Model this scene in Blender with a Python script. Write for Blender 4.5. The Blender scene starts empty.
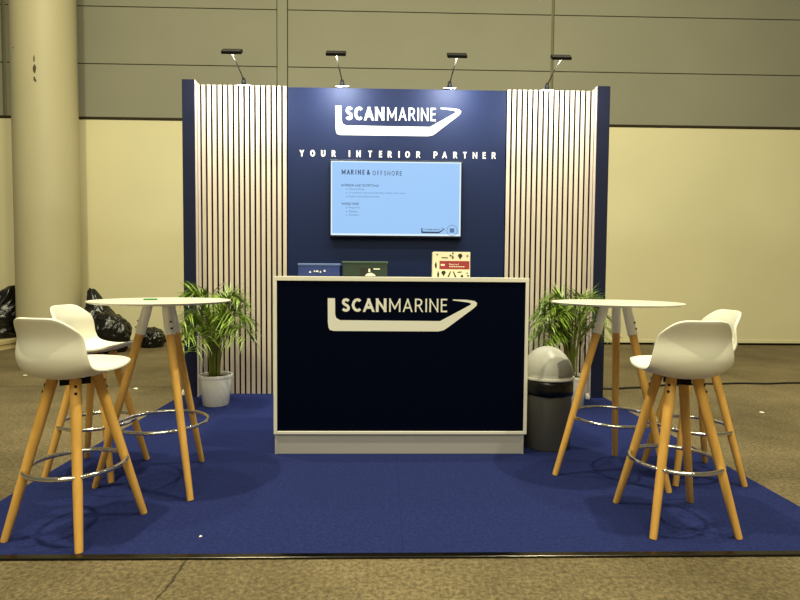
import bpy, bmesh, math, random
from mathutils import Vector, Matrix, noise
from mathutils.geometry import tessellate_polygon

S = bpy.context.scene
COL = S.collection
PI = math.pi

# ------------------------------------------------------------------ camera
FPX = 540.0
CAM_H = 1.06
YAW, PITCH, ROLL = 0.025, math.atan(24 / 540.0), 0.0076
cd = bpy.data.cameras.new('camera')
cd.sensor_fit = 'HORIZONTAL'
cd.sensor_width = 36.0
cd.lens = FPX / 800.0 * 36.0
cd.clip_end = 100
cam = bpy.data.objects.new('camera', cd)
COL.objects.link(cam)
fw = Vector((math.sin(YAW) * math.cos(PITCH), math.cos(YAW) * math.cos(PITCH), -math.sin(PITCH)))
r0 = Vector((math.cos(YAW), -math.sin(YAW), 0))
u0 = r0.cross(fw)
rr = r0 * math.cos(ROLL) + u0 * math.sin(ROLL)
uu = -r0 * math.sin(ROLL) + u0 * math.cos(ROLL)
cam.matrix_world = Matrix(((rr.x, uu.x, -fw.x, 0), (rr.y, uu.y, -fw.y, 0), (rr.z, uu.z, -fw.z, CAM_H), (0, 0, 0, 1)))
S.camera = cam

# ------------------------------------------------------------------ view, world, hall lamps, front fill
S.view_settings.view_transform = 'Standard'
S.view_settings.look = 'None'
S.view_settings.gamma = 1.0
S.view_settings.use_curve_mapping = False
S.view_settings.exposure = 0.0

world = bpy.data.worlds.new('hall_air')
S.world = world
world.use_nodes = True
bg = world.node_tree.nodes['Background']
bg.inputs[0].default_value = (1.0, 0.93, 0.62, 1)
bg.inputs[1].default_value = 0.15


def lamp(name, loc, power, size, color=(1.0, 0.94, 0.63), target=None):
    ld = bpy.data.lights.new(name, 'AREA')
    ld.shape = 'DISK'
    ld.size = size
    ld.energy = power
    ld.color = color
    o = bpy.data.objects.new(name, ld)
    COL.objects.link(o)
    o.location = loc
    if target is not None:
        d = Vector(target) - Vector(loc)
        o.rotation_euler = d.to_track_quat('-Z', 'Y').to_euler()
    return o


lamp('hall_lamp', (-2.6, 1.75, 8.0), 390, 0.28)
lamp('hall_lamp', (3.0, 1.75, 8.0), 390, 0.28)
lamp('hall_lamp', (-2.2, 4.05, 8.0), 170, 0.28)
lamp('hall_lamp', (2.6, 4.05, 8.0), 170, 0.28)
lamp('hall_front_fill', (0.0, -2.6, 7.2), 500, 6.0, target=(0, 2.2, 0.5))  # one broad soft disc added as front fill, for many unseen hall lamps


# ------------------------------------------------------------------ materials
def lin(c):
    return tuple(((x / 255) / 12.92) if x / 255 <= 0.04045 else (((x / 255) + 0.055) / 1.055) ** 2.4 for x in c)


def mat(name, rgb, rough=0.5, metal=0.0, spec=0.5, var=0.0, scale=8.0, bump=0.0, bscale=60.0, coat=0.0,
        stretch=(1, 1, 1), emit=None, estr=0.0):
    m = bpy.data.materials.new(name)
    m.use_nodes = True
    nt = m.node_tree
    b = nt.nodes['Principled BSDF']
    c = lin(rgb)
    b.inputs['Base Color'].default_value = (*c, 1)
    b.inputs['Roughness'].default_value = rough
    b.inputs['Metallic'].default_value = metal
    b.inputs['Specular IOR Level'].default_value = spec
    b.inputs['Coat Weight'].default_value = coat
    tc = nt.nodes.new('ShaderNodeTexCoord')
    mp = nt.nodes.new('ShaderNodeMapping')
    mp.inputs['Scale'].default_value = stretch
    nt.links.new(tc.outputs['Object'], mp.inputs[0])
    if var:
        n = nt.nodes.new('ShaderNodeTexNoise')
        n.inputs['Scale'].default_value = scale
        n.inputs['Detail'].default_value = 6
        nt.links.new(mp.outputs[0], n.inputs['Vector'])
        r = nt.nodes.new('ShaderNodeValToRGB')
        r.color_ramp.elements[0].position = 0.3
        r.color_ramp.elements[1].position = 0.7
        r.color_ramp.elements[0].color = (*[x * (1 - var) for x in c], 1)
        r.color_ramp.elements[1].color = (*[min(1, x * (1 + var)) for x in c], 1)
        nt.links.new(n.outputs['Fac'], r.inputs[0])
        nt.links.new(r.outputs[0], b.inputs['Base Color'])
    if bump:
        n2 = nt.nodes.new('ShaderNodeTexNoise')
        n2.inputs['Scale'].default_value = bscale
        n2.inputs['Detail'].default_value = 4
        nt.links.new(mp.outputs[0], n2.inputs['Vector'])
        bp = nt.nodes.new('ShaderNodeBump')
        bp.inputs['Strength'].default_value = bump
        bp.inputs['Distance'].default_value = 0.01
        nt.links.new(n2.outputs['Fac'], bp.inputs['Height'])
        nt.links.new(bp.outputs[0], b.inputs['Normal'])
    if emit:
        b.inputs['Emission Color'].default_value = (*lin(emit), 1)
        b.inputs['Emission Strength'].default_value = estr
    return m


def floor_material():
    m = mat('concrete', (150, 140, 112), 0.78, var=0.0, spec=0.25)
    nt = m.node_tree
    b = nt.nodes['Principled BSDF']
    tc = nt.nodes.new('ShaderNodeTexCoord')
    L = nt.links.new

    def noise_node(scale, detail=6, rough=0.6):
        n = nt.nodes.new('ShaderNodeTexNoise')
        n.inputs['Scale'].default_value = scale
        n.inputs['Detail'].default_value = detail
        n.inputs['Roughness'].default_value = rough
        L(tc.outputs['Object'], n.inputs['Vector'])
        return n

    def ramp(src, p0, c0, p1, c1):
        r = nt.nodes.new('ShaderNodeValToRGB')
        r.color_ramp.elements[0].position = p0
        r.color_ramp.elements[1].position = p1
        r.color_ramp.elements[0].color = (*c0, 1)
        r.color_ramp.elements[1].color = (*c1, 1)
        L(src, r.inputs[0])
        return r

    def mix(mode, fac, a, bb):
        x = nt.nodes.new('ShaderNodeMix')
        x.data_type = 'RGBA'
        x.blend_type = mode
        x.inputs[0].default_value = fac
        L(a, x.inputs[6])
        L(bb, x.inputs[7])
        return x.outputs[2]

    base = ramp(noise_node(0.9, 8, 0.65).outputs['Fac'], 0.33, lin((88, 77, 54)), 0.68, lin((128, 114, 85)))
    fine = ramp(noise_node(55, 5, 0.7).outputs['Fac'], 0.38, (0.40, 0.39, 0.36), 0.62, (1.36, 1.36, 1.33))
    speck = ramp(noise_node(150, 2, 0.5).outputs['Fac'], 0.36, (0.55, 0.55, 0.55), 0.52, (1, 1, 1))
    col = mix('MULTIPLY', 0.75, base.outputs[0], fine.outputs[0])
    col = mix('MULTIPLY', 0.5, col, speck.outputs[0])
    sp = nt.nodes.new('ShaderNodeSeparateXYZ')
    wob = noise_node(5, 4)
    vm = nt.nodes.new('ShaderNodeVectorMath')
    vm.operation = 'MULTIPLY_ADD'
    vm.inputs[1].default_value = (0.05, 0.05, 0)
    L(wob.outputs['Color'], vm.inputs[0])
    L(tc.outputs['Object'], vm.inputs[2])
    L(vm.outputs[0], sp.inputs[0])

    def mth(op, a, bv):
        n = nt.nodes.new('ShaderNodeMath')
        n.operation = op
        L(a, n.inputs[0]) if not isinstance(a, float) else setattr(n.inputs[0], 'default_value', a)
        if isinstance(bv, float):
            n.inputs[1].default_value = bv
        else:
            L(bv, n.inputs[1])
        return n.outputs[0]

    # saw-cut joints and one crack in the slab: |ax + by + c| < w, inside a range
    def line(a, bb, c, w, dark, rng=None):
        nonlocal col
        s = mth('ADD', mth('MULTIPLY', sp.outputs[0], a), mth('MULTIPLY', sp.outputs[1], bb))
        s = mth('ABSOLUTE', mth('ADD', s, c), 0.0)
        f = mth('LESS_THAN', s, w)
        if rng:
            f = mth('MULTIPLY', f, mth('LESS_THAN', sp.outputs[rng[0]], rng[1])) if rng[2] else \
                mth('MULTIPLY', f, mth('GREATER_THAN', sp.outputs[rng[0]], rng[1]))
        x = nt.nodes.new('ShaderNodeMix')
        x.data_type = 'RGBA'
        x.blend_type = 'MULTIPLY'
        L(f, x.inputs[0])
        L(col, x.inputs[6])
        x.inputs[7].default_value = (dark, dark, dark, 1)
        col = x.outputs[2]

    line(0.0, 1.0, -5.12, 0.012, 0.42, (0, -1.5, True))
    line(0.0, 1.0, -6.9, 0.010, 0.6, (0, -1.5, True))
    line(0.9987, -0.0507, 0.8105, 0.005, 0.4, (1, 2.1, True))
    L(col, b.inputs['Base Color'])
    bp = nt.nodes.new('ShaderNodeBump')
    bp.inputs['Strength'].default_value = 0.2
    bp.inputs['Distance'].default_value = 0.006
    L(noise_node(70, 5, 0.7).outputs['Fac'], bp.inputs['Height'])
    L(bp.outputs[0], b.inputs['Normal'])
    return m


M_FLOOR = floor_material()
M_LOWWALL = mat('cream_wall', (217, 209, 171), 0.75, spec=0.25, var=0.035, scale=0.8)
M_UPWALL = mat('olive_wall', (138, 136, 120), 0.85, spec=0.2, var=0.05, scale=0.7)
M_GROOVE = mat('dark_joint', (52, 46, 34), 0.9, spec=0.1)
M_UPJOINT = mat('olive_joint', (126, 120, 92), 0.9, spec=0.1)
M_PILASTER = mat('olive_strip', (134, 132, 115), 0.85, spec=0.2)
M_COLUMN = mat('column_paint', (182, 174, 141), 0.5, spec=0.35, var=0.04, scale=2.2, stretch=(1, 1, 0.35))
M_MARK = mat('scrape', (70, 62, 44), 0.8)
M_CARPET = mat('blue_carpet', (38, 46, 96), 0.97, spec=0.05, var=0.22, scale=75, bump=0.6, bscale=420)
M_SEAM = mat('carpet_seam', (30, 40, 92), 1.0, spec=0.02)
M_ALU = mat('aluminium', (70, 67, 60), 0.24, metal=1.0)
M_NAVY = mat('navy_laminate', (5, 25, 66), 0.55, spec=0.3)
M_NAVYFIN = mat('navy_edge', (24, 29, 54), 0.6, spec=0.2)
M_NAVYCNT = mat('navy_counter', (3, 7, 26), 0.7, spec=0.03)
M_BLACKFELT = mat('black_felt', (9, 8, 7), 1.0, spec=0.0)
M_OAK = mat('pale_oak', (208, 192, 174), 0.55, spec=0.3, var=0.08, scale=5, stretch=(9, 9, 0.5))
M_WHITE = mat('white_laminate', (236, 232, 220), 0.42, spec=0.4)
M_PLINTH = mat('plinth_white', (178, 174, 172), 0.5, var=0.05, scale=4, stretch=(0.4, 1, 2))
M_LETTER = mat('white_vinyl', (240, 238, 228), 0.5)
M_SHELL = mat('white_plastic', (232, 229, 214), 0.36, spec=0.45)
M_TABLE = mat('white_top', (214, 211, 198), 0.35, spec=0.45)
M_SLEEVE = mat('sleeve_plastic', (250, 249, 244), 0.4)
M_BEECH = mat('beech', (224, 172, 88), 0.42, spec=0.4, var=0.13, scale=7, stretch=(5, 5, 0.6))
M_CHROME = mat('chrome', (225, 225, 222), 0.12, metal=1.0, bump=0.35, bscale=30)
M_BLACK = mat('black_plastic', (9, 9, 10), 0.6, spec=0.25)
M_STEEL = mat('satin_steel', (190, 188, 180), 0.3, metal=1.0)
M_ARM = mat('dull_arm', (62, 58, 50), 0.5, metal=0.6)
M_LENS = mat('led_lens', (235, 240, 245), 0.4, emit=(235, 244, 255), estr=3.0)
M_BINGREY = mat('bin_grey', (92, 91, 86), 0.42, spec=0.4, var=0.06, scale=5)
M_DOME = mat('bin_lid_silver', (196, 195, 186), 0.36, spec=0.5)
M_FLAP = mat('bin_flap_grey', (132, 131, 124), 0.45)
M_BAG = mat('black_bag_film', (13, 13, 12), 0.27, spec=0.5, bump=0.22, bscale=16)
M_POT = mat('white_pot', (246, 243, 232), 0.45)
M_SOIL = mat('soil', (58, 36, 22), 0.95, var=0.3, scale=40, bump=1.0, bscale=80)
M_LEAF = mat('palm_leaf', (116, 142, 46), 0.36, spec=0.55, var=0.35, scale=9)
M_STEM = mat('palm_stem', (126, 134, 50), 0.5, var=0.25, scale=14, stretch=(1, 1, 0.3))
M_BLUEBOX = mat('blue_box', (30, 50, 116), 0.5, var=0.08, scale=20)
M_BLUEEDGE = mat('blue_box_edge', (84, 106, 160), 0.5)
M_GREENBOX = mat('green_box', (28, 46, 36), 0.55, var=0.12, scale=22)
M_GREENEDGE = mat('green_box_edge', (58, 80, 66), 0.55)
M_CREAMBOX = mat('cream_box', (222, 216, 190), 0.5)
M_REDBAND = mat('red_band', (146, 42, 52), 0.5)
M_INK = mat('black_ink', (26, 24, 22), 0.6)
M_OLIVEINK = mat('olive_ink', (104, 98, 70), 0.6)
M_GREENSLIP = mat('green_slip', (40, 134, 70), 0.6)
M_SCREEN = mat('screen', (20, 30, 50), 0.3, emit=(160, 203, 250), estr=0.95)
M_SCREENEDGE = mat('screen_edge', (20, 30, 50), 0.3, emit=(226, 244, 255), estr=1.0)
M_SCREENINK = mat('screen_ink', (22, 42, 84), 0.6)
M_SCREENINK2 = mat('screen_ink_soft', (66, 104, 158), 0.6)
M_SCREENWHITE = mat('screen_white', (30, 40, 60), 0.3, emit=(236, 246, 255), estr=1.0)
M_BEZEL = mat('tv_bezel', (14, 15, 20), 0.35)
M_CABLE = mat('cable_rubber', (22, 20, 18), 0.6)
M_PALEWOOD = mat('pale_board', (196, 180, 132), 0.7, var=0.1, scale=5)
M_PAPER = mat('paper_bit', (232, 230, 220), 0.8)


# ------------------------------------------------------------------ mesh helpers
def link(name, bm, material, parent=None, smooth=False, mats=None):
    bmesh.ops.recalc_face_normals(bm, faces=bm.faces)
    me = bpy.data.meshes.new(name)
    bm.to_mesh(me)
    bm.free()
    for m_ in (mats or [material]):
        me.materials.append(m_)
    if smooth:
        for p in me.polygons:
            p.use_smooth = True
    o = bpy.data.objects.new(name, me)
    COL.objects.link(o)
    if parent:
        o.parent = parent
    return o


def smooth_by_angle(o, ang=40):
    me = o.data
    for p in me.polygons:
        p.use_smooth = True
    bm = bmesh.new()
    bm.from_mesh(me)
    for e in bm.edges:
        if len(e.link_faces) == 2 and e.calc_face_angle(0) > math.radians(ang):
            e.smooth = False
    bm.to_mesh(me)
    bm.free()
    return o


def box(bm, x0, x1, y0, y1, z0, z1, bev=0.0, mi=0):
    t = bmesh.new()
    vs = [t.verts.new((x, y, z)) for x in (x0, x1) for y in (y0, y1) for z in (z0, z1)]
    for f in ((0, 1, 3, 2), (4, 6, 7, 5), (0, 4, 5, 1), (2, 3, 7, 6), (0, 2, 6, 4), (1, 5, 7, 3)):
        t.faces.new([vs[i] for i in f])
    bmesh.ops.recalc_face_normals(t, faces=t.faces)
    if bev:
        bmesh.ops.bevel(t, geom=list(t.edges), offset=bev, segments=2, affect='EDGES', profile=0.5)
    add(bm, t, mi)


def add(bm, t, mi=0, mtx=None):
    mp = {}
    for v in t.verts:
        mp[v] = bm.verts.new(mtx @ v.co if mtx else v.co)
    for f in t.faces:
        try:
            nf = bm.faces.new([mp[v] for v in f.verts])
            nf.material_index = mi
            nf.smooth = f.smooth
        except ValueError:
            pass
    t.free()


def tube(bm, pts, radii, n=12, caps=True, closed=False, mi=0):
    pts = [Vector(p) for p in pts]
    k = len(pts)
    if not isinstance(radii, (list, tuple)):
        radii = [radii] * k
    rings = []
    ref = None
    for i, p in enumerate(pts):
        if closed:
            t = pts[(i + 1) % k] - pts[i - 1]
        else:
            t = pts[min(i + 1, k - 1)] - pts[max(i - 1, 0)]
        t.normalize()
        if ref is None:
            ref = Vector((0, 0, 1)) if abs(t.z) < 0.9 else Vector((1, 0, 0))
        a = t.cross(ref)
        if a.length < 1e-5:
            a = t.cross(Vector((0.3, 1, 0.1)))
        a.normalize()
        b = a.cross(t).normalized()
        ref = b
        rings.append([bm.verts.new(p + (a * math.cos(2 * PI * j / n) + b * math.sin(2 * PI * j / n)) * radii[i]) for j in range(n)])
    m = k if closed else k - 1
    for i in range(m):
        A, B = rings[i], rings[(i + 1) % k]
        for j in range(n):
            f = bm.faces.new((A[j], A[(j + 1) % n], B[(j + 1) % n], B[j]))
            f.smooth = True
            f.material_index = mi
    if caps and not closed:
        bm.faces.new(rings[0][::-1]).material_index = mi
        bm.faces.new(rings[-1]).material_index = mi


def lathe(bm, prof, n=48, mi=0, cx=0, cy=0):
    rings = []
    for r, z in prof:
        if r < 1e-5:
            rings.append([bm.verts.new((cx, cy, z))])
        else:
            rings.append([bm.verts.new((cx + r * math.cos(2 * PI * j / n), cy + r * math.sin(2 * PI * j / n), z)) for j in range(n)])
    for A, B in zip(rings, rings[1:]):
        for j in range(n):
            q = (j + 1) % n
            if len(A) == 1 and len(B) == 1:
                continue
            if len(A) == 1:
                f = bm.faces.new((A[0], B[j], B[q]))
            elif len(B) == 1:
                f = bm.faces.new((A[j], A[q], B[0]))
            else:
                f = bm.faces.new((A[j], A[q], B[q], B[j]))
            f.material_index = mi
            f.smooth = True


def prism_xz(bm, pts, y0, y1, mi=0):
    """polygon in the x-z plane given thickness from y0 (front) to y1"""
    a = [bm.verts.new((x, y0, z)) for x, z in pts]
    b = [bm.verts.new((x, y1, z)) for x, z in pts]
    n = len(pts)
    fs = []
    for t in tessellate_polygon([[Vector((x, z, 0)) for x, z in pts]]):
        fs.append(bm.faces.new([a[i] for i in t]))
        fs.append(bm.faces.new([b[i] for i in reversed(t)]))
    for i in range(n):
        fs.append(bm.faces.new((a[i], b[i], b[(i + 1) % n], a[(i + 1) % n])))
    for f in fs:
        f.material_index = mi


def empty(name, loc=(0, 0, 0), rz=0.0):
    o = bpy.data.objects.new(name, None)
    COL.objects.link(o)
    o.location = loc
    o.rotation_euler = (0, 0, rz)
    o.empty_display_size = 0.1
    return o


def tag(o, label, cat, group=None):
    o['label'] = label
    o['category'] = cat
    if group:
        o['group'] = group
    return o


def struct(o, label=None):
    o['kind'] = 'structure'
    return o


def copy_tree(o, parent=None):
    c = o.copy()
    COL.objects.link(c)
    if parent:
        c.parent = parent
    for ch in list(o.children):
        copy_tree(ch, c)
    return c


def glyphs(text, bold):
    cu = bpy.data.curves.new('glyph_curve', 'FONT')
    cu.body = text
    cu.offset = bold
    cu.resolution_u = 4
    o = bpy.data.objects.new('glyph_tmp', cu)
    COL.objects.link(o)
    dg = bpy.context.evaluated_depsgraph_get()
    dg.update()
    me = bpy.data.meshes.new_from_object(o.evaluated_get(dg))
    t = bmesh.new()
    t.from_mesh(me)
    bpy.data.objects.remove(o)
    bpy.data.curves.remove(cu)
    bpy.data.meshes.remove(me)
    return t


def text(bm, s, x0, x1, z0, z1, y, bold=0.0, depth=0.003, fit=True, mi=0):
    """lettering standing in the x-z plane, front at y - depth; x1 None keeps the natural width (x0 is then the centre)"""
    t = glyphs(s, bold)
    if not t.verts:
        t.free()
        return
    xs = [v.co.x for v in t.verts]
    ys = [v.co.y for v in t.verts]
    ax, bx, ay, by = min(xs), max(xs), min(ys), max(ys)
    sz = (z1 - z0) / (by - ay)
    if x1 is None:
        sx = sz
        ox = x0 - sx * (ax + bx) / 2
    else:
        sx = (x1 - x0) / (bx - ax)
        ox = x0 - sx * ax
    for v in t.verts:
        v.co = Vector((ox + v.co.x * sx, y - depth, z0 + (v.co.y - ay) * sz))
    ret = bmesh.ops.extrude_face_region(t, geom=list(t.faces))
    for e in ret['geom']:
        if isinstance(e, bmesh.types.BMVert):
            e.co.y += depth
    add(bm, t, mi)


_el = lambda n: [(0.5 + 0.5 * math.cos(2 * PI * k / n), 0.5 + 0.5 * math.sin(2 * PI * k / n)) for k in range(n + 1)]
GLYPH = {
    'S': (0.50, [[(0.97, 0.86), (0.78, 0.96), (0.52, 1), (0.24, 0.96), (0.08, 0.82), (0.10, 0.66), (0.30, 0.56), (0.55, 0.49), (0.82, 0.40), (0.97, 0.25), (0.90, 0.09), (0.64, 0.01), (0.42, 0), (0.18, 0.05), (0.0, 0.15)]]),
    'C': (0.58, [[(1, 0.85), (0.84, 0.96), (0.62, 1), (0.34, 0.94), (0.10, 0.75), (0, 0.5), (0.10, 0.25), (0.34, 0.06), (0.62, 0), (0.84, 0.04), (1, 0.15)]]),
    'A': (0.66, [[(0, -0.1), (0.5, 1)], [(0.5, 1), (1, -0.1)], [(0.20, 0.29), (0.80, 0.29)]]),
    'N': (0.62, [[(0, 0), (0, 1)], [(0, 1.04), (1, -0.04)], [(1, 0), (1, 1)]]),
    'M': (0.78, [[(0, 0), (0, 1)], [(0, 1.04), (0.5, 0.22)], [(0.5, 0.22), (1, 1.04)], [(1, 1), (1, 0)]]),
    'R': (0.56, [[(0, 0), (0, 1)], [(0, 1), (0.46, 1), (0.76, 0.95), (0.92, 0.76), (0.76, 0.55), (0.46, 0.48), (0, 0.48)], [(0.45, 0.48), (1, -0.06)]]),
    'P': (0.55, [[(0, 0), (0, 1)], [(0, 1), (0.5, 1), (0.84, 0.94), (1, 0.72), (0.84, 0.5), (0.5, 0.42), (0, 0.42)]]),
    'I': (0.0, [[(0, 0), (0, 1)]]),
    'E': (0.44, [[(0, 0), (0, 1)], [(0, 1), (1, 1)], [(0, 0.53), (0.88, 0.53)], [(0, 0), (1, 0)]]),
    'F': (0.42, [[(0, 0), (0, 1)], [(0, 1), (1, 1)], [(0, 0.5), (0.88, 0.5)]]),
    'H': (0.60, [[(0, 0), (0, 1)], [(0, 0.52), (1, 0.52)], [(1, 0), (1, 1)]]),
    'T': (0.52, [[(0, 1), (1, 1)], [(0.5, 1), (0.5, 0)]]),
    'U': (0.60, [[(0, 1), (0, 0.36), (0.08, 0.14), (0.26, 0.02), (0.5, 0), (0.74, 0.02), (0.92, 0.14), (1, 0.36), (1, 1)]]),
    'O': (0.68, [_el(28)]),
    'Y': (0.58, [[(0, 1.04), (0.5, 0.42)], [(1, 1.04), (0.5, 0.42)], [(0.5, 0.45), (0.5, 0)]]),
    '&': (0.66, [[(1, -0.05), (0.26, 0.74), (0.22, 0.88), (0.40, 1), (0.60, 0.92), (0.58, 0.76), (0.14, 0.42), (0, 0.22), (0.14, 0.04), (0.40, 0), (0.70, 0.12), (0.94, 0.46)]]),
}


def stroke_glyph(bm, ch, x, z, cap, wid, sw, y0, y1, mi=0):
    """one sans letter drawn with strokes of width sw in the box x..x+wid, z..z+cap"""
    h = sw / 2
    W, strokes = GLYPH[ch]
    for si, st in enumerate(strokes):
        yo = y0 - 0.00025 * si
        P = [Vector((x + h + px * (wid - sw), z + h + pz * (cap - sw))) for px, pz in st]
        if (P[0] - P[-1]).length > 1e-6:
            d0, d1 = (P[0] - P[1]).normalized(), (P[-1] - P[-2]).normalized()
            k = h if len(P) == 2 or ch in 'UPR' else 0
            P[0] = P[0] + d0 * k
            P[-1] = P[-1] + d1 * k
            closed = False
        else:
            P = P[:-1]
            closed = True
        n = len(P)
        L_, R_ = [], []
        for i in range(n):
            a = P[i - 1] if (i or closed) else None
            b = P[(i + 1) % n] if (i < n - 1 or closed) else None
            da = (P[i] - a).normalized() if a is not None else None
            db = (b - P[i]).normalized() if b is not None else None
            t = ((da or db) + (db or da)).normalized()
            nn = Vector((-t.y, t.x))
            c = max(0.5, nn.dot(Vector((-(db or da).y, (db or da).x))))
            for lst, s_ in ((L_, 1), (R_, -1)):
                q = P[i] + nn * (h / c) * s_
                lst.append((q.x, min(max(q.y, z), z + cap)))
        for i in range(n if closed else n - 1):
            k = (i + 1) % n
            prism_xz(bm, [L_[i], L_[k], R_[k], R_[i]], yo, y1, mi)


def word(bm, s, x0, x1, z0, z1, y, sw, gap, depth=0.0015, mi=0):
    """letters fitted between x0 and x1; sw and gap are fractions of the cap height"""
    cap = z1 - z0
    sw *= cap
    ws = [GLYPH[c][0] * cap * 1.0 + (sw if GLYPH[c][0] == 0 else 0) for c in s]
    fixed = sum(sw for c in s if GLYPH[c][0] == 0)
    var = sum(w for w, c in zip(ws, s) if GLYPH[c][0] > 0) + gap * cap * (len(s) - 1)
    k = (x1 - x0 - fixed) / var
    x = x0
    for w, c in zip(ws, s):
        w2 = w if GLYPH[c][0] == 0 else w * k
        stroke_glyph(bm, c, x, z0, cap, w2, sw, y - depth, y, mi)
        x += w2 + gap * cap * k


HULL = [(327.8, 298.3), (335, 298.3), (335.2, 314), (336.2, 318), (340, 320.2), (440, 320.6), (470.5, 304),
        (470.9, 302.6), (468, 301.6), (452.5, 299.7), (452.5, 298.7), (466, 299.0), (474.5, 300.2), (477, 302.2),
        (476.4, 304.8), (474, 307.2), (447, 327.6), (443.5, 329.8), (438, 331), (334, 331), (330, 330), (328.6, 327.4), (328, 322)]


def hull(bm, x0, x1, z0, z1, y, depth=0.003, mi=0):
    pts = [(x0 + (px - 327.8) / 149.2 * (x1 - x0), z0 + (331 - py) / 32.7 * (z1 - z0)) for px, py in HULL]
    prism_xz(bm, pts, y - depth, y, mi)


# ================================================================== THE SETTING
bm = bmesh.new()
box(bm, -11, 11, -4, 8.55, -0.1, 0)
struct(link('floor', bm, M_FLOOR))

WY = 8.42
bm = bmesh.new()
box(bm, -11, 11, WY, WY + 0.14, 0.035, 3.40, 0.006)
box(bm, -11, 11, WY - 0.008, WY + 0.01, 0.035, 0.085, 0.003)
struct(link('wall_back', bm, M_LOWWALL))
bm = bmesh.new()
box(bm, -11, 11, WY + 0.03, WY + 0.12, 0.0, 0.034)
struct(link('gap_shade_back', bm, M_GROOVE))  # dark recessed strip, its colour stands in for shade in the gap under the wall
bm = bmesh.new()
box(bm, -11, 11, WY - 0.012, WY + 0.14, 3.401, 3.436, 0.002)
struct(link('trim_1', bm, M_GROOVE))
# upper wall: panels with real open joints before a dark backing
bm = bmesh.new()
xj = [-11, -5.78, -1.69, -1.53, 2.53, 6.9, 11]
zj = [3.437, 4.23, 5.08, 5.95, 6.9]
for i in range(len(xj) - 1):
    wide = {1: (0.03, 0.006), 2: (0.006, 0.006), 3: (0.006, 0.022), 0: (0, 0.03), 4: (0.022, 0.006), 5: (0.006, 0)}[i]
    for j in range(len(zj) - 1):
        if i == 2:
            if j:
                continue
            box(bm, xj[i] + wide[0], xj[i + 1] - wide[1], WY - 0.012, WY + 0.1, zj[0], zj[-1], 0.004)
        else:
            box(bm, xj[i] + wide[0], xj[i + 1] - wide[1], WY, WY + 0.1, zj[j] + (0.006 if j else 0), zj[j + 1] - 0.006, 0.004)
box(bm, -11, 11, WY + 0.04, WY + 0.14, 3.437, 6.9, mi=1)
struct(link('wall_back_upper', bm, None, mats=[M_UPWALL, M_UPJOINT]))

# round column with scrapes
bm = bmesh.new()
lathe(bm, [(0, 0), (0.4, 0), (0.4, 6.9), (0, 6.9)], 96)
colm = link('column', bm, M_COLUMN)
smooth_by_angle(colm)
colm.location = (-4.83, 7.86, 0)
struct(colm)
bm = bmesh.new()
rnd = random.Random(4)
for dx, z, h, w in ((0.10, 3.93, 0.10, 0.010), (0.103, 3.80, 0.13, 0.020), (0.098, 3.66, 0.06, 0.012), (0.112, 3.64, 0.04, 0.01), (-0.20, 4.08, 0.025, 0.014)):
    a0 = math.asin(dx / 0.4)
    pts = []
    for k in range(10):
        t = 2 * PI * k / 10
        q = 0.75 + 0.4 * rnd.random()
        aa = a0 + math.cos(t) * w / 0.4 * q + 0.25 * (math.sin(t) * h) * 0.06
        pts.append(bm.verts.new((0.401 * math.sin(aa), -0.401 * math.cos(aa), z + math.sin(t) * h / 2 * q)))
    bm.faces.new(pts)
scr = link('scrape_mark', bm, M_MARK, colm)
scr['kind'] = 'structure'

# ================================================================== THE STAND
# ---- carpet
CX0, CX1, CY0, CY1, CT = -1.79, 1.93, 2.012, 5.02, 0.002
cp = empty('carpet', (0, 0, 0))
tag(cp, 'royal blue exhibition carpet covering the stand floor', 'carpet')
bm = bmesh.new()
box(bm, CX0, CX1, CY0, CY1, 0.0, CT)
link('pile', bm, M_CARPET, cp)
bm = bmesh.new()
box(bm, 0.066, 0.070, CY0, 3.15, CT, CT + 0.00015)
link('seam', bm, M_SEAM, cp)
bm = bmesh.new()
box(bm, CX0 - 0.02, CX1 + 0.04, CY0 - 0.034, CY0 - 0.0002, 0.0, 0.009, 0.0042)
eg = link('edge_strip', bm, M_ALU)
tag(eg, 'dark grey metal edge strip along the front of the blue carpet', 'edge strip')

# ---- navy board with the lettering
WF = 4.80
nb = empty('navy_display_board', (0.085, WF, 0))
tag(nb, 'tall navy blue centre board behind the counter carrying the white lettering', 'wall board')


def lk(name, bm, m, parent, smooth=False, mats=None):
    """mesh drawn in world coordinates, then hung under its parent"""
    o = link(name, bm, m, None, smooth, mats)
    o.parent = parent
    o.matrix_parent_inverse = Matrix.Translation(parent.location).inverted() if parent.rotation_euler.z == 0 else parent.matrix_basis.inverted()
    return o


bm = bmesh.new()
box(bm, -0.873, 1.042, WF, WF + 0.09, CT, 2.695, 0.002)
lk('board', bm, M_NAVY, nb)
bm = bmesh.new()
hull(bm, -0.457, 0.644, 2.29, 2.54, WF, 0.0015)
lk('hull_emblem', bm, M_LETTER, nb)
bm = bmesh.new()
word(bm, 'SCAN', -0.369, -0.030, 2.420, 2.536, WF, 0.20, 0.09)
word(bm, 'MARINE', -0.005, 0.422, 2.421, 2.534, WF, 0.115, 0.17)
lk('company_lettering', bm, M_LETTER, nb)
bm = bmesh.new()
tag_x = [443, 482, 520, 558, 615, 648, 690, 728, 761, 795, 826, 865, 928, 961, 1000, 1035, 1072, 1106, 1141]
for ch, c in zip('YOURINTERIORPARTNER', tag_x):
    px = 180 + c * 0.275
    x = -0.776 + (px - 298.8) * 0.008794
    cap = 0.057
    sw = (0.215 if c < 830 else 0.175) * cap
    wd = GLYPH[ch][0] * cap * 1.1 or sw
    stroke_glyph(bm, ch, x - wd / 2, 2.100, cap, wd, sw, WF - 0.0015, WF)
lk('slogan_lettering', bm, M_LETTER, nb)


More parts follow.
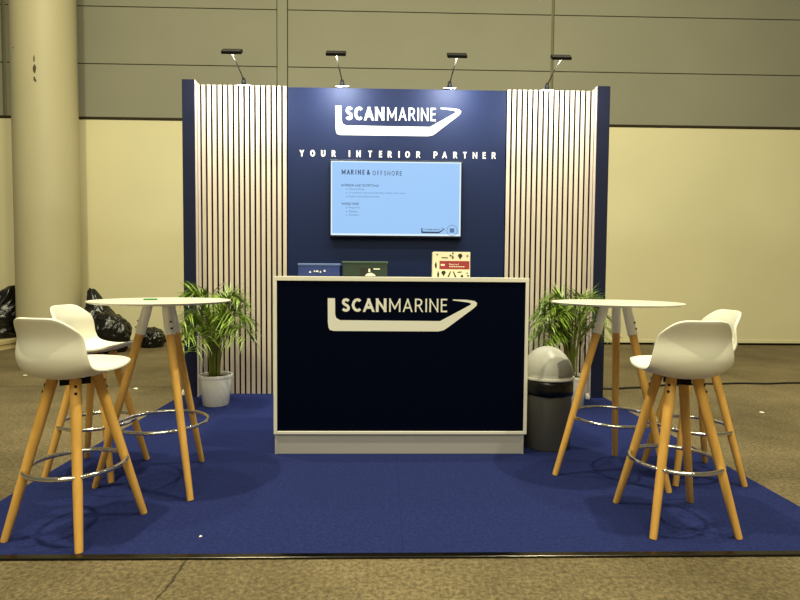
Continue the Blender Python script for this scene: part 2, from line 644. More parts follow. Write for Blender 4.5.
# ---- slatted boards
def slatted(x0, x1, label, n=16):
    s = empty('slatted_board', ((x0 + x1) / 2, WF, 0))
    tag(s, label, 'wall board', 'slatted boards of the stand')
    b = bmesh.new()
    box(b, x0, x1, WF + 0.012, WF + 0.09, CT, 2.702)
    lk('felt_backing', b, M_BLACKFELT, s)
    b = bmesh.new()
    p = (x1 - x0) / n
    for i in range(n):
        c = x0 + (i + 0.5) * p
        box(b, c - p * 0.32, c + p * 0.32, WF, WF + 0.013, CT, 2.705, 0.0015)
    lk('slats', b, M_OAK, s)


slatted(-1.625, -0.875, 'pale oak vertical slat board at the left of the navy centre board')
slatted(1.044, 1.795, 'pale oak vertical slat board at the right of the navy centre board')


# ---- navy end posts
def endpost(x0, x1, side, label):
    s = empty('end_post', ((x0 + x1) / 2, 4.66, 0))
    tag(s, label, 'post', 'navy end posts of the stand')
    b = bmesh.new()
    box(b, x0, x1, 4.66, 4.95, CT, 2.700, 0.002)
    lk('post_body', b, M_NAVYFIN, s)
    b = bmesh.new()
    xi = x1 if side < 0 else x0
    a, c = (xi, xi + 0.004) if side < 0 else (xi - 0.004, xi)
    box(b, a, c, 4.670, 4.716, CT, 2.700, 0.001)
    box(b, a, c, 4.734, 4.790, CT, 2.700, 0.001)
    t = lk('oak_lining', b, M_OAK, s)
    t['label'] = 'pale oak lining on the inner face'


endpost(-1.733, -1.630, -1, 'tall navy end post closing the stand wall behind the left table')
endpost(1.800, 1.908, 1, 'tall navy end post closing the stand wall behind the right table')


# ---- arm floodlights
def floodlight(bx, hx, label):
    r = empty('arm_floodlight', (bx, 4.84, 2.70))
    tag(r, label, 'lamp', 'arm floodlights on top of the stand wall')
    b = bmesh.new()
    box(b, bx - 0.055, bx + 0.055, 4.80, 4.885, 2.704, 2.712, 0.002)
    lk('clamp_plate', b, M_STEEL, r)
    b = bmesh.new()
    tube(b, [(bx, 4.84, 2.710), (bx, 4.83, 2.73), (bx + (hx - bx) * 0.04, 4.82, 2.775)], [0.018, 0.021, 0.013], 14)
    lk('pivot', b, M_BLACK, r)
    b = bmesh.new()
    tube(b, [(bx + (hx - bx) * 0.03, 4.825, 2.76), (bx + (hx - bx) * 0.5, 4.62, 2.795), (hx, 4.40, 2.822)], 0.0055, 10)
    lk('arm', b, M_ARM, r)
    # head: slim bar tilted to the wall
    b = bmesh.new()
    t = bmesh.new()
    box(t, -0.080, 0.080, -0.035, 0.035, -0.013, 0.013, 0.006)
    mtx = Matrix.Translation((hx, 4.42, 2.838)) @ Matrix.Rotation(math.radians(36), 4, 'X')
    add(b, t, 0, mtx)
    lk('lamp_head', b, M_BLACK, r)
    b = bmesh.new()
    t = bmesh.new()
    box(t, -0.068, 0.068, -0.024, 0.024, -0.0140, -0.0131)
    add(b, t, 0, mtx)
    lk('lens', b, M_LENS, r)
    ld = bpy.data.lights.new('floodlight_beam', 'AREA')
    ld.shape = 'RECTANGLE'
    ld.size, ld.size_y = 0.13, 0.05
    ld.energy = 12.5
    ld.color = (0.90, 0.96, 1.0)
    ld.spread = math.radians(165)
    o = bpy.data.objects.new('floodlight_beam', ld)
    COL.objects.link(o)
    o.parent = r
    o.matrix_parent_inverse = Matrix.Translation(r.location).inverted()
    o.location = mtx @ Vector((0, 0, -0.0145))
    d = Vector((0, math.sin(math.radians(36)), -math.cos(math.radians(36))))
    o.rotation_euler = d.to_track_quat('-Z', 'Y').to_euler()


for bx, hx, lb in ((-1.258, -1.244, 'black bar floodlight on a thin arm above the left slat board'),
                   (-0.400, -0.417, 'black bar floodlight on a thin arm above the left end of the white lettering'),
                   (0.544, 0.555, 'black bar floodlight on a thin arm above the right end of the white lettering'),
                   (1.409, 1.399, 'black bar floodlight on a thin arm above the right slat board')):
    floodlight(bx, hx, lb)

# ---- television
tv = empty('television', (0.078, 4.76, 1.735))
tag(tv, 'wall mounted flat television showing a pale blue text slide', 'television')
TX0, TX1, TZ0, TZ1, TY = -0.490, 0.645, 1.413, 2.055, 4.752
bm = bmesh.new()
box(bm, TX0 - 0.012, TX1 + 0.012, TY + 0.001, TY + 0.04, TZ0 - 0.016, TZ1 + 0.012, 0.004)
box(bm, TX0 + 0.3, TX1 - 0.3, TY + 0.03, WF - 0.0005, TZ0 + 0.15, TZ1 - 0.15)
lk('casing', bm, M_BEZEL, tv)
bm = bmesh.new()
box(bm, TX0, TX1, TY - 0.001, TY + 0.003, TZ0, TZ1, mi=1)
box(bm, TX0 + 0.011, TX1 - 0.012, TY - 0.002, TY + 0.002, TZ0 + 0.016, TZ1 - 0.010, mi=0)
scn = lk('screen', bm, None, tv, mats=[M_SCREEN, M_SCREENEDGE])


def scr_at(cx, cy):  # slide position from the close-up crop of the screen (0..800, 0..474)
    return TX0 + (cx - 8) / 764 * (TX1 - TX0), TZ1 - (cy - 8) / 434 * (TZ1 - TZ0)


def stext(bm, s, cx0, cx1, cy0, cy1, bold=0.0, mi=0):
    x0, z1 = scr_at(cx0, cy0)
    x1, z0 = scr_at(cx1, cy1)
    text(bm, s, x0, x1, z0, z1, TY - 0.002, bold, 0.0008, mi=mi)


bm = bmesh.new()
for ch, c in zip('MARINE&', (82, 110, 133, 153, 174, 198, 227)):
    x, zt = scr_at(c, 58)
    _, zb = scr_at(c, 87)
    wd = GLYPH[ch][0] * (zt - zb) or 0.006
    stroke_glyph(bm, ch, x - wd / 2, zb, zt - zb, wd, 0.008, TY - 0.0028, TY - 0.002)
for ch, c in zip('OFFSHORE', (261, 285, 304, 325, 347, 372, 397, 417)):
    x, zt = scr_at(c, 63)
    _, zb = scr_at(c, 90)
    wd = GLYPH[ch][0] * (zt - zb) or 0.006
    stroke_glyph(bm, ch, x - wd / 2, zb, zt - zb, wd, 0.005, TY - 0.0028, TY - 0.002)
stext(bm, 'INTERIOR AND OUTFITTING', 70, 288, 142, 156, 0.012)
stext(bm, 'WORLD WIDE', 70, 171, 250, 264, 0.012)
for s, c0, c1, cy in (('Newbuildings', 112, 204, 166), ('Conversions and refurbishment of ships and rooms', 112, 446, 187),
                      ('Repairs and rebuild services', 112, 290, 209), ('Shipyards', 112, 176, 274), ('Owners', 112, 165, 296), ('Operators', 112, 172, 317)):
    stext(bm, s, c0, c1, cy, cy + 13, 0.0, 1)
    x, z = scr_at(99, cy + 7)
    box(bm, x - 0.004, x + 0.004, TY - 0.0028, TY - 0.002, z - 0.004, z + 0.004, mi=1)
lk('slide_text', bm, None, tv, mats=[M_SCREENINK, M_SCREENINK2])
bm = bmesh.new()
x0, z1 = scr_at(540, 396)
x1, z0 = scr_at(678, 426)
hull(bm, x0, x1, z0, z1, TY - 0.0025, 0.0008)
stext(bm, 'SCANMARINE', 552, 648, 400, 409, 0.01)
# rounded badge beside the small emblem
cxb, czt = scr_at(722, 376)
_, czb = scr_at(722, 441)
rb = (czt - czb) / 2
for k in range(28):
    a0, a1 = 2 * PI * k / 28, 2 * PI * (k + 0.62) / 28
    ro, ri = rb, rb * 0.9
    cc = (czt + czb) / 2
    prism_xz(bm, [(cxb + ro * math.cos(a0), cc + ro * math.sin(a0)), (cxb + ro * math.cos(a1), cc + ro * math.sin(a1)),
                  (cxb + ri * math.cos(a1), cc + ri * math.sin(a1)), (cxb + ri * math.cos(a0), cc + ri * math.sin(a0))], TY - 0.0033, TY - 0.0025)
box(bm, cxb - rb * 0.42, cxb + rb * 0.42, TY - 0.0033, TY - 0.0025, cc - rb * 0.4, cc + rb * 0.4, mi=1)
lk('slide_emblem', bm, None, tv, mats=[M_SCREENINK, M_SCREENINK2])

# ---- reception counter
KX0, KX1, KY0, KY1, KZ = -0.660, 0.840, 3.16, 3.70, 1.054
ct = empty('reception_counter', ((KX0 + KX1) / 2, KY0, 0))
tag(ct, 'navy and white reception counter in the middle of the blue carpet', 'counter')
bm = bmesh.new()
box(bm, KX0, KX1, KY0, KY1, KZ - 0.026, KZ, 0.002)
lk('counter_top', bm, M_WHITE, ct)
for a, b_ in ((KX0, KX0 + 0.020), (KX1 - 0.020, KX1)):
    bm = bmesh.new()
    box(bm, a, b_, KY0, KY1, 0.122, KZ - 0.0262, 0.002)
    lk('side_board', bm, M_WHITE, ct)
bm = bmesh.new()
box(bm, KX0 + 0.0202, KX1 - 0.0202, KY0, KY1, 0.122, 0.140, 0.002)
lk('bottom_rail', bm, M_WHITE, ct)
bm = bmesh.new()
box(bm, KX0 + 0.0203, KX1 - 0.0203, KY0 + 0.008, KY0 + 0.03, 0.1403, KZ - 0.0263)
lk('front_panel', bm, M_NAVYCNT, ct)
bm = bmesh.new()
box(bm, KX0 + 0.006, KX1 - 0.016, KY0 + 0.010, KY1 - 0.02, CT + 0.0003, 0.1218, 0.002)
box(bm, KX0 + 0.006, KX0 + 0.022, KY0 + 0.006, KY0 + 0.03, CT + 0.0003, 0.1216, 0.001)
box(bm, KX1 - 0.032, KX1 - 0.016, KY0 + 0.006, KY0 + 0.03, CT + 0.0003, 0.1216, 0.001)
lk('plinth', bm, M_PLINTH, ct)
bm = bmesh.new()
hull(bm, -0.344, 0.534, 0.735, 0.927, KY0 + 0.008, 0.0015)
lk('hull_emblem', bm, M_LETTER, ct)
bm = bmesh.new()
word(bm, 'SCAN', -0.263, 0.000, 0.848, 0.928, KY0 + 0.008, 0.20, 0.09)
word(bm, 'MARINE', 0.016, 0.357, 0.849, 0.928, KY0 + 0.008, 0.115, 0.17)
lk('company_lettering', bm, M_LETTER, ct)

# ---- boxes on the counter
bb = empty('storage_box', (-0.433, 3.56, KZ))
tag(bb, 'blue box at the left end of the counter top', 'box')
bm = bmesh.new()
box(bm, -0.565, -0.300, 3.47, 3.64, KZ, KZ + 0.070, 0.004)
lk('box_body', bm, M_BLUEBOX, bb)
bm = bmesh.new()
box(bm, -0.569, -0.296, 3.466, 3.644, KZ + 0.0702, KZ + 0.083, 0.003)
lk('box_lid', bm, M_BLUEEDGE, bb)
bm = bmesh.new()
for k, (x, w, z) in enumerate(((-0.490, 0.014, 0.028), (-0.462, 0.010, 0.034), (-0.446, 0.020, 0.033), (-0.424, 0.012, 0.029), (-0.398, 0.016, 0.036))):
    prism_xz(bm, [(x - w / 2, KZ + z - 0.004), (x + w / 2, KZ + z - 0.006), (x + w / 2 - 0.003, KZ + z + 0.004), (x, KZ + z + 0.007)], 3.4685, 3.4705)
lk('white_print', bm, M_PAPER, bb)

gb = empty('storage_box', (-0.14, 3.56, KZ))
tag(gb, 'dark green box between the blue box and the cream box', 'box')
bm = bmesh.new()
box(bm, -0.280, 0.004, 3.46, 3.64, KZ, KZ + 0.086, 0.004)
lk('box_body', bm, M_GREENBOX, gb)
bm = bmesh.new()
box(bm, -0.284, 0.008, 3.456, 3.644, KZ + 0.0862, KZ + 0.098, 0.003)
lk('box_lid', bm, M_GREENEDGE, gb)
bm = bmesh.new()
box(bm, -0.170, -0.094, 3.4575, 3.4605, KZ + 0.004, KZ + 0.052)
prism_xz(bm, [(-0.118, KZ + 0.030), (-0.104, KZ + 0.030), (-0.106, KZ + 0.050), (-0.115, KZ + 0.052)], 3.456, 3.4585, 1)
prism_xz(bm, [(-0.14, KZ + 0.004), (-0.07, KZ + 0.004), (-0.075, KZ + 0.014), (-0.1, KZ + 0.026), (-0.125, KZ + 0.020)], 3.456, 3.459, 1)
box(bm, -0.084, -0.044, 3.4575, 3.4605, KZ + 0.046, KZ + 0.053, mi=1)
lk('printed_picture', bm, None, gb, mats=[M_INK, M_PAPER])

wb = empty('printed_carton', (0.42, 3.55, KZ))
tag(wb, 'cream carton with black motifs and a red band at the right of the counter top', 'box')
bm = bmesh.new()
box(bm, 0.301, 0.543, 3.51, 3.60, KZ, KZ + 0.165, 0.002)
lk('carton_body', bm, M_CREAMBOX, wb)
FZ = lambda py: KZ + 0.168 - (py - 60) / 400 * 0.168
FX = lambda px: 0.301 + (px - 115) / 595 * 0.241
bm = bmesh.new()
box(bm, FX(218), FX(700), 3.5088, 3.5102, FZ(335), FZ(208))
lk('red_band', bm, M_REDBAND, wb)
bm = bmesh.new()
text(bm, 'Reserved', FX(375), FX(525), FZ(272), FZ(245), 3.5088, 0.01, 0.0006)
box(bm, FX(240), FX(303), 3.5082, 3.5088, FZ(285), FZ(255))
for k in range(7):
    box(bm, FX(375 + 36 * k), FX(403 + 36 * k), 3.5082, 3.5088, FZ(302), FZ(288))
lk('band_print', bm, M_CREAMBOX, wb)
bm = bmesh.new()


def motif(cx, cy, w, h, pts, mi=0):
    prism_xz(bm, [(FX(cx + x * w), FZ(cy - y * h)) for x, y in pts], 3.5094, 3.5102, mi)


diamond = [(-0.5, 0.15), (-0.25, 0.5), (0.25, 0.5), (0.5, 0.15), (0, -0.5)]
star = [(0.5 * math.cos(2 * PI * k / 10) * (1 if k % 2 else 0.45), 0.5 * math.sin(2 * PI * k / 10) * (1 if k % 2 else 0.45)) for k in range(10)]
drop = [(-0.3, -0.5), (0.3, -0.5), (0.5, 0), (0.1, 0.5), (-0.1, 0.5), (-0.5, 0)]
motif(300, 158, 110, 24, [(-0.5, -0.3), (0.5, -0.5), (0.45, 0.3), (-0.4, 0.5)], 1)
motif(395, 125, 52, 48, star)
motif(432, 92, 34, 30, diamond)
motif(430, 148, 40, 60, drop, 1)
motif(550, 140, 76, 92, diamond)
motif(180, 112, 44, 44, star, 1)
motif(665, 130, 44, 60, star, 1)
motif(160, 272, 34, 96, drop)
motif(198, 415, 36, 96, drop)
motif(285, 402, 76, 84, diamond)
motif(378, 412, 62, 90, [(-0.5, -0.5), (-0.1, -0.5), (0.5, 0.5), (0.2, 0.5)])
motif(462, 412, 62, 90, [(0.5, -0.5), (0.1, -0.5), (-0.5, 0.5), (-0.2, 0.5)])
motif(545, 382, 90, 24, [(-0.5, -0.4), (0.3, -0.2), (0.5, 0.4), (-0.2, 0.5)])
motif(582, 440, 44, 44, drop)
motif(665, 395, 36, 40, star)
motif(680, 440, 36, 36, diamond)
lk('printed_motifs', bm, None, wb, mats=[M_INK, M_OLIVEINK])


# ---- stools
def spline(P, t):
    n = len(P) - 1
    x = min(max(t, 0), 1) * n
    i = min(int(x), n - 1)
    f = x - i
    g = lambda k: P[min(max(k, 0), n)]
    out = []
    for a, b, c, d in zip(*[(v if isinstance(v, tuple) else (v,)) for v in (g(i - 1), g(i), g(i + 1), g(i + 2))]):
        out.append(0.5 * (2 * b + (c - a) * f + (2 * a - 5 * b + 4 * c - d) * f * f + (3 * b - a - 3 * c + d) * f ** 3))
    return out if len(out) > 1 else out[0]


SH_C = [(0.180, 0.699), (0.150, 0.685), (0.09, 0.662), (0.0, 0.648), (-0.085, 0.648), (-0.145, 0.668), (-0.170, 0.722), (-0.156, 0.806), (-0.187, 0.891)]
SH_W = [0.120, 0.140, 0.154, 0.160, 0.166, 0.170, 0.166, 0.150, 0.130]
SH_E = [0.0, 0.005, 0.015, 0.027, 0.044, 0.062, 0.066, 0.045, 0.024]


def shell_mesh():
    bm = bmesh.new()
    NU, NV = 24, 34
    grid = []
    for j in range(NV + 1):
        row = []
        for i in range(NU + 1):
            u = -1 + 2 * i / NU
            v0 = 0.11 * abs(u) ** 4
            v1 = 1 - 0.10 * abs(u) ** 5
            v = v0 + (v1 - v0) * j / NV
            c = spline(SH_C, v)
            a = spline(SH_C, v - 0.01)
            b = spline(SH_C, v + 0.01)
            ty, tz = b[0] - a[0], b[1] - a[1]
            l = math.hypot(ty, tz)
            ty, tz = ty / l, tz / l
            e = spline(SH_E, v) * abs(u) ** 2.3
            q = min(max((v - 0.28) / 0.5, 0), 1)
            an = math.radians(78) * q * q * (3 - 2 * q)      # edge lift turns gently from up (seat) to forward (back)
            row.append(bm.verts.new((spline(SH_W, v) * u, c[0] + math.sin(an) * e, c[1] + math.cos(an) * e)))
        grid.append(row)
    for j in range(NV):
        for i in range(NU):
            f = bm.faces.new((grid[j][i], grid[j][i + 1], grid[j + 1][i + 1], grid[j + 1][i]))
            f.smooth = True
    return bm


def ring_mesh(r, z, th, n=64):
    bm = bmesh.new()
    tube(bm, [(r * math.cos(2 * PI * k / n), r * math.sin(2 * PI * k / n), z) for k in range(n)], th, 10, closed=True)
    return bm


def leg_mesh(top, bot, r1, r0, n=16):
    bm = bmesh.new()
    top, bot = Vector(top), Vector(bot)
    d = (top - bot)
    pts = [bot, bot + d * 0.01, bot + d * 0.35, bot + d * 0.75, top - d * 0.008, top]
    tube(bm, pts, [r0 * 0.95, r0, r0 + (r1 - r0) * 0.4, r0 + (r1 - r0) * 0.8, r1, r1 * 0.9], n)
    for v in bm.verts:
        v.co.z = max(v.co.z, 0.0004)
    return bm


def make_stool():
    r = empty('bar_stool', (0, 0, CT))
    bm = shell_mesh()
    s = link('seat_shell', bm, M_SHELL, r, True)
    so = s.modifiers.new('thick', 'SOLIDIFY')
    so.thickness = 0.012
    so.offset = -1
    bv = s.modifiers.new('round', 'BEVEL')
    bv.width = 0.003
    bv.segments = 2
    # bracket under the seat
    bm = bmesh.new()
    for a in (45, 135, 225, 315):
        t = bmesh.new()
        box(t, 0.01, 0.056, -0.007, 0.007, 0.600, 0.630, 0.002)
        add(bm, t, 0, Matrix.Rotation(math.radians(a), 4, 'Z'))
    lathe(bm, [(0, 0.60), (0.022, 0.60), (0.035, 0.636), (0, 0.636)], 24)
    link('bracket', bm, M_BLACK, r)
    for a in (45, 135, 225, 315):
        c, s_ = math.cos(math.radians(a)), math.sin(math.radians(a))
        lg = link('leg', leg_mesh((0.078 * c, 0.078 * s_, 0.634), (0.250 * c, 0.250 * s_, 0.0), 0.0215, 0.0150), M_BEECH, r)
        smooth_by_angle(lg, 50)
        for z in (0.582, 0.609):
            bm = bmesh.new()
            rad = 0.250 + (0.078 - 0.250) * z / 0.634 + 0.0205
            tube(bm, [((rad - 0.004) * c, (rad - 0.004) * s_, z), ((rad + 0.004) * c, (rad + 0.004) * s_, z + 0.001)], 0.0055, 10)
            link('bolt', bm, M_BLACK, lg)
    fr = link('footrest_ring', ring_mesh(0.184, 0.268, 0.0095), M_CHROME, r)
    return r


stool0 = make_stool()
stools = [((-1.284, 2.248), 75, 'white shell bar stool at the carpet front corner, back turned, by the left table'),
          ((-1.553, 2.918), -4, 'white shell bar stool behind the front one, its hollow seat facing the left table'),
          ((1.264, 2.296), 90, 'white shell bar stool with its back turned, in front of the right table'),
          ((1.657, 2.844), 179, 'white shell bar stool half hidden behind another one at the right table')]
for i, ((x, y), th, lb) in enumerate(stools):
    o = stool0 if i == 0 else copy_tree(stool0)
    o.location = (x, y, CT)
    o.rotation_euler = (0, 0, math.radians(th - 90))
    tag(o, lb, 'stool', 'white bar stools with beech legs')


# ---- high tables
def make_table():
    r = empty('high_table', (0, 0, CT))
    bm = bmesh.new()
    zt = 0.928
    lathe(bm, [(0, zt - 0.013), (0.310, zt - 0.013), (0.324, zt - 0.009), (0.332, zt - 0.005), (0.3325, zt - 0.003), (0.330, zt), (0, zt)], 96)
    smooth_by_angle(link('tabletop', bm, M_TABLE, r), 35)
    bm = bmesh.new()
    lathe(bm, [(0, zt - 0.026), (0.10, zt - 0.026), (0.11, zt - 0.022), (0.11, zt - 0.0132), (0, zt - 0.0132)], 40)
    link('mounting_plate', bm, M_SLEEVE, r)
    for a in (0, 120, 240):
        c, s_ = math.cos(math.radians(a)), math.sin(math.radians(a))
        top, bot = Vector((0.062 * c, 0.062 * s_, 0.9045)), Vector((0.316 * c, 0.316 * s_, 0.0))
        d = top - bot
        split = bot + d * 0.84
        lg = link('leg', leg_mesh(split + d * 0.03, bot, 0.0205, 0.0150), M_BEECH, r)
        smooth_by_angle(lg, 50)
        bm = bmesh.new()
        tube(bm, [split, split + d * 0.004, split + d * 0.1, top], [0.0235, 0.0245, 0.024, 0.022], 18)
        sl = link('sleeve', bm, M_SLEEVE, lg)
        sl['label'] = 'white leg sleeve'
        for t in (0.87, 0.905):
            bm = bmesh.new()
            p = bot + d * t
            q = p + Vector((c, s_, 0.28)) * 0.024
            tube(bm, [q - Vector((c, s_, 0.28)) * 0.003, q + Vector((c, s_, 0.28)) * 0.003], 0.005, 10)
            link('screw', bm, M_ALU, lg)
    link('footrest_ring', ring_mesh(0.216, 0.312, 0.0085), M_CHROME, r)
    return r


table0 = make_table()
for i, ((x, y), a, lb) in enumerate((((-1.130, 2.740), 193.5, 'round white high table on the left with a green slip on it'),
                                     ((1.224, 2.850), 184.0, 'round white high table on the right near the swing lid bin'))):
    o = table0 if i == 0 else copy_tree(table0)
    o.location = (x, y, CT)
    o.rotation_euler = (0, 0, math.radians(a))
    tag(o, lb, 'table', 'round high tables on three beech legs')

bm = bmesh.new()
box(bm, -0.030, 0.030, -0.022, 0.022, 0, 0.007, 0.001)
gs = link('green_slip', bm, M_GREENSLIP)
gs.location = (-1.185, 2.74, 0.928 + CT)
gs.rotation_euler = (0, 0, 0.25)
tag(gs, 'small green slip lying on the left white table', 'slip')

# ---- waste bin
bn = empty('swing_lid_bin', (1.012, 3.345, CT))
tag(bn, 'grey waste bin with silver dome lid beside the counter', 'bin')
bm = bmesh.new()
lathe(bm, [(0, 0), (0.140, 0), (0.145, 0.006), (0.152, 0.425), (0.145, 0.425), (0.138, 0.02), (0, 0.02)], 64)
smooth_by_angle(link('bin_body', bm, M_BINGREY, bn), 40)
bm = bmesh.new()
rings = []
n = 72
rd = random.Random(2)
prof = [(0.1575, 0.432), (0.1600, 0.40), (0.1595, 0.37), (0.1580, 0.335)]
for k, (r_, z) in enumerate(prof):
    row = []
    for j in range(n):
        a = 2 * PI * j / n
        w = noise.noise(Vector((math.cos(a) * 6, math.sin(a) * 6, z * 14)))
        row.append(bm.verts.new(((r_ + 0.004 * w) * math.cos(a), (r_ + 0.004 * w) * math.sin(a), z + (0.016 * noise.noise(Vector((math.cos(a) * 2.2, math.sin(a) * 2.2, 3))) if k == 3 else 0))))
    rings.append(row)
for A, B in zip(rings, rings[1:]):
    for j in range(n):
        bm.faces.new((A[j], A[(j + 1) % n], B[(j + 1) % n], B[j])).smooth = True
lnr = link('bag_liner', bm, M_BAG, bn, True)
lnr.modifiers.new('thick', 'SOLIDIFY').thickness = 0.002
lnr['label'] = 'black bag turned over the bin rim'
bm = bmesh.new()
dome = [(0.164, 0.428), (0.168, 0.433), (0.166, 0.441), (0.157, 0.444)]
dome += [(0.155 * math.cos(t), 0.446 + 0.180 * math.sin(t)) for t in [k * PI / 2 / 14 for k in range(15)]]
dome[-1] = (0, dome[-1][1])
lathe(bm, [(0.158, 0.428)] + dome, 64)
smooth_by_angle(link('dome_lid', bm, M_DOME, bn), 50)
bm = bmesh.new()
# swing flap: patch of the dome, rounded top, facing the front right
NA, NH = 16, 14
gr = []
for j in range(NH + 1):
    row = []
    for i in range(NA + 1):
        s_ = -1 + 2 * i / NA
        t = 0.06 + (0.66 - 0.06) * (j / NH) * (1 - 0.22 * abs(s_) ** 3)
        a = math.radians(-52) + s_ * math.radians(30)
        rr_ = 0.1562 * math.cos(t)
        row.append(bm.verts.new((rr_ * math.cos(a), rr_ * math.sin(a), 0.446 + 0.1813 * math.sin(t))))
    gr.append(row)
for j in range(NH):
    for i in range(NA):
        bm.faces.new((gr[j][i], gr[j][i + 1], gr[j + 1][i + 1], gr[j + 1][i])).smooth = True
fl = link('swing_flap', bm, M_FLAP, bn, True)
sm = fl.modifiers.new('thick', 'SOLIDIFY')
sm.thickness = 0.003
sm.offset = 1
bm = bmesh.new()
pts = []
for k in range(20):
    t = 2 * PI * k / 20
    pts.append((-0.150 - 0.006, -0.065 + 0.024 * math.cos(t), 0.30 + 0.030 * math.sin(t)))
tube(bm, pts, 0.004, 8, closed=True)
link('side_handle', bm, M_STEEL, bn, True)


# ---- palms
def palm(x, y, label, seed, ang_bias):
    rnd = random.Random(seed)
    r = empty('potted_palm', (x, y, CT))
    tag(r, label, 'plant', 'potted palms before the slat boards')
    bm = bmesh.new()
    lathe(bm, [(0, 0), (0.098, 0), (0.102, 0.004), (0.126, 0.225), (0.131, 0.228), (0.133, 0.248), (0.130, 0.251), (0.121, 0.248), (0.118, 0.215), (0, 0.215)], 56)
    smooth_by_angle(link('pot', bm, M_POT, r), 40)
    bm = bmesh.new()
    lathe(bm, [(0, 0.2155), (0.117, 0.2155), (0.116, 0.225), (0.06, 0.236), (0, 0.238)], 32)
    link('soil', bm, M_SOIL, r, True)
    sb, lb = bmesh.new(), bmesh.new()

    def fix(p):
        q = p.copy()
        m_ = 4.652 - y
        if q.y > 0:                                            # fronds bend back from the board behind them
            q.y = m_ * math.tanh(q.y / m_)
        return q

    for k in range(34):
        a = 2 * PI * (k * 0.381966) + rnd.uniform(-0.25, 0.25)
        if ang_bias is not None and rnd.random() < 0.3:
            a = ang_bias + rnd.uniform(-0.8, 0.8)
        b0 = Vector((0.05 * rnd.random() * math.cos(a), 0.05 * rnd.random() * math.sin(a), 0.23))
        tier = rnd.random()
        H = 0.37 + 0.33 * tier
        reach = (0.36 - 0.15 * tier) * rnd.uniform(0.7, 1.1)
        dh = Vector((math.cos(a), math.sin(a), 0))
        pts = []
        N = 20
        for i in range(N + 1):
            t = i / N
            h = H * (1 - (1 - min(t / 0.85, 1)) ** 1.8) - max(0, t - 0.74) ** 2 * (0.5 + 1.2 * (1 - tier))
            p = b0 + dh * reach * (0.08 * t + 0.92 * t ** 2.3) + Vector((0, 0, h))
            pts.append(fix(p))
        tube(sb, pts, [0.0052 * (1 - 0.85 * i / N) + 0.0005 for i in range(N + 1)], 6)
        for i in range(8, N + 1):
            for half in ((0, 0.5) if i % 2 else (0,)):
                t = min(1.0, (i + half) / N)
                i0 = min(int(t * N), N - 1)
                p = pts[i0].lerp(pts[i0 + 1], t * N - i0)
                tg = (pts[i0 + 1] - pts[i0]).normalized()
                side = tg.cross(Vector((0, 0, 1)))
                if side.length < 0.05:
                    side = Vector((-dh.y, dh.x, 0))
                side.normalize()
                for s_ in (-1, 1):
                    ln = (0.19 * math.sin(PI * (0.22 + 0.64 * (t - 0.43) / 0.57)) + 0.02) * rnd.uniform(0.7, 1.25)
                    d = (tg * rnd.uniform(0.5, 0.9) + side * s_ * rnd.uniform(0.7, 1.0) + Vector((0, 0, rnd.uniform(0.0, 0.5)))).normalized()
                    wv = d.cross(Vector((0, 0, 1)))
                    if wv.length < 0.05:
                        wv = side.copy()
                    wv.normalize()
                    wd = 0.0058 * rnd.uniform(0.8, 1.25)
                    dr = rnd.uniform(0.1, 1.7)
                    prev = None
                    for m_ in range(6):
                        q = m_ / 5
                        c = p + d * ln * q + Vector((0, 0, -0.055 * q ** 2.2 * dr))
                        w_ = wd * (0.35 + 1.5 * q) if q < 0.45 else wd * 1.02 * (1 - (q - 0.45) / 0.55) + 0.0003
                        nrm = Vector((0, 0, 0.3 * w_))
                        row = (lb.verts.new(fix(c - wv * w_ + nrm)), lb.verts.new(fix(c)), lb.verts.new(fix(c + wv * w_ + nrm)))
                        if prev:
                            for e in range(2):
                                lb.faces.new((prev[e], prev[e + 1], row[e + 1], row[e])).smooth = True
                        prev = row
    link('stems', sb, M_STEM, r, True)
    link('foliage', lb, M_LEAF, r, True)


palm(-1.385, 4.40, 'bushy green palm in a white pot behind the left table', 11, None)
palm(1.530, 4.40, 'bushy green palm in a white pot behind the swing lid bin', 23, PI)


# ---- refuse bags by the column
def refuse_bag(loc, rx, ry, h, seed, label, neck=0.0, lean=(0, 0)):
    """crumpled sack: a slumped round body, faceted by creases, gathered to a tuft when neck > 0"""
    bm = bmesh.new()
    bmesh.ops.create_icosphere(bm, subdivisions=6, radius=1)
    off = Vector((seed * 7.3, seed * 3.1, seed * 1.7))
    for v in bm.verts:
        c = v.co.normalized()
        q = c * 1.9 + off
        d, _ = noise.voronoi(q + noise.noise_vector(c * 2.5 + off) * 0.35)
        crease = d[1] - d[0]                                   # small along the folds between facets
        r_ = 0.80 + 0.15 * min(crease, 0.9) + 0.10 * noise.noise(c * 1.3 + off) + 0.02 * noise.noise(c * 5 + off * 2)
        z = c.z * r_
        x, y = c.x * r_, c.y * r_
        zz = (z + 0.72) / 1.62                                 # 0 at the ground, about 1 at the top
        if neck and zz > 0.5:
            t = min((zz - 0.5) / 0.5, 1.3)
            k = 1 - 0.25 * t
            x, y = x * k, y * k
            zz += neck * max(0, c.z - 0.55) ** 2 * 2.2
        if zz < 0.25:
            k = 1 + 0.22 * (0.25 - max(zz, 0)) / 0.25
            x, y = x * k, y * k
        zz = max(zz, 0.0)
        v.co = Vector((x * rx + lean[0] * zz * zz, y * ry + lean[1] * zz * zz, zz * h))
    o = link('refuse_bag', bm, M_BAG, None, True)
    o.location = loc
    tag(o, label, 'refuse bag', 'black refuse bags by the column')


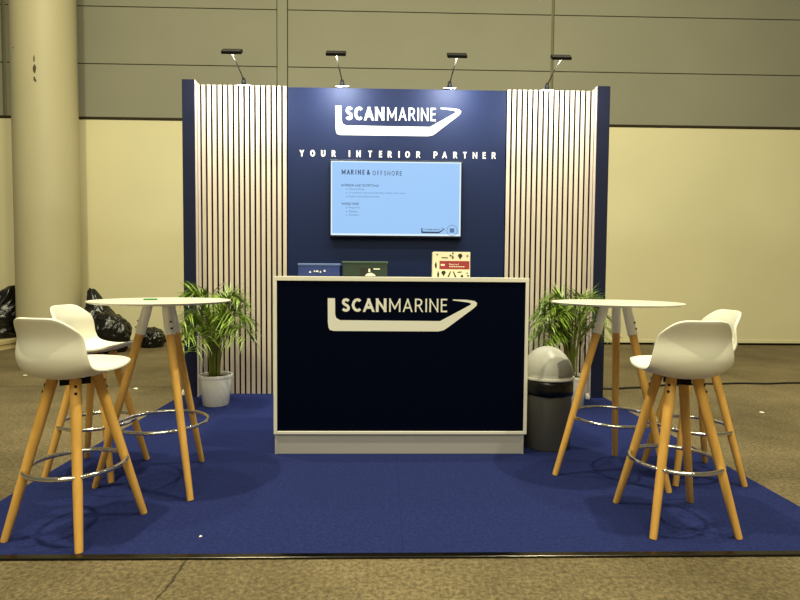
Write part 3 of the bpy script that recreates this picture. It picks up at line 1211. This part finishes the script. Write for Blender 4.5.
refuse_bag((-5.64, 7.93, 0.125), 0.42, 0.36, 0.64, 1, 'tall dark refuse bag at the left of the round column, on a pale board', 0.45, (0.16, 0))
refuse_bag((-4.14, 8.00, 0), 0.29, 0.30, 0.72, 2, 'tallest black refuse bag, against the right flank of the round column', 0.45, (-0.13, 0))
refuse_bag((-3.76, 7.40, 0), 0.33, 0.27, 0.57, 3, 'crumpled shiny black refuse bag seen under the left table top', 0.0, (0.02, 0))
refuse_bag((-3.40, 7.90, 0), 0.22, 0.20, 0.30, 4, 'lowest black refuse bag, at the right end of the heap')
bm = bmesh.new()
box(bm, -6.6, -5.25, 7.28, 8.3, 0.0, 0.02, 0.003)
box(bm, -6.6, -5.25, 7.28, 8.3, 0.075, 0.125, 0.004)
for x in (-6.5, -5.9, -5.31):
    box(bm, x - 0.05, x + 0.05, 7.32, 8.06, 0.018, 0.077)
pb = link('pallet', bm, M_PALEWOOD)
tag(pb, 'low pale board under the left refuse bag by the column', 'pallet')

# ---- cable and small litter
bm = bmesh.new()
cb = [(1.98, 5.02), (2.3, 5.05), (2.8, 5.20), (3.3, 5.28), (3.9, 5.30), (4.6, 5.36), (5.4, 5.44), (6.5, 5.5)]
pts = []
for i in range(61):
    p = spline(cb, i / 60)
    pts.append((p[0], p[1] + 0.012 * math.sin(i * 0.9), 0.0095))
tube(bm, pts, 0.0095, 8)
tag(link('floor_cable', bm, M_CABLE, None, True), 'black cable lying across the concrete behind the right table', 'cable')


def plug(x, y, label):
    b = bmesh.new()
    lathe(b, [(0, 0), (0.016, 0), (0.020, 0.012), (0.017, 0.034), (0.008, 0.052), (0, 0.056)], 16)
    o = link('white_cap', b, M_PAPER, None, True)
    o.location = (x, y, CT)
    tag(o, label, 'cap')


plug(-1.765, 4.72, 'tiny white cap on the carpet beside the left navy end post')
plug(1.748, 4.60, 'tiny white cap on the carpet beside the right navy end post')


def scrap(x, y, z, s, seed, label):
    rnd = random.Random(seed)
    b = bmesh.new()
    bmesh.ops.create_icosphere(b, subdivisions=2, radius=s)
    for v in b.verts:
        v.co *= rnd.uniform(0.75, 1.15)
        v.co.z = max(-s * 0.3, v.co.z * 0.4)
    o = link('paper_scrap', b, M_PAPER)
    o.location = (x, y, z + s * 0.3)
    tag(o, label, 'scrap', 'white scraps on the ground')


scrap(-0.745, 2.155, CT, 0.006, 1, 'white scrap on the blue carpet near its front edge')
scrap(-2.30, 4.98, 0, 0.022, 2, 'white scrap on the concrete seen between the left table legs')
scrap(-2.42, 5.02, 0, 0.016, 3, 'smaller white scrap on the concrete left of the one between the table legs')
scrap(-3.72, 5.62, 0, 0.018, 4, 'white scrap on the concrete left of the front left stool shell')
scrap(2.97, 4.15, 0, 0.017, 5, 'white scrap on the bare concrete right of the right table')
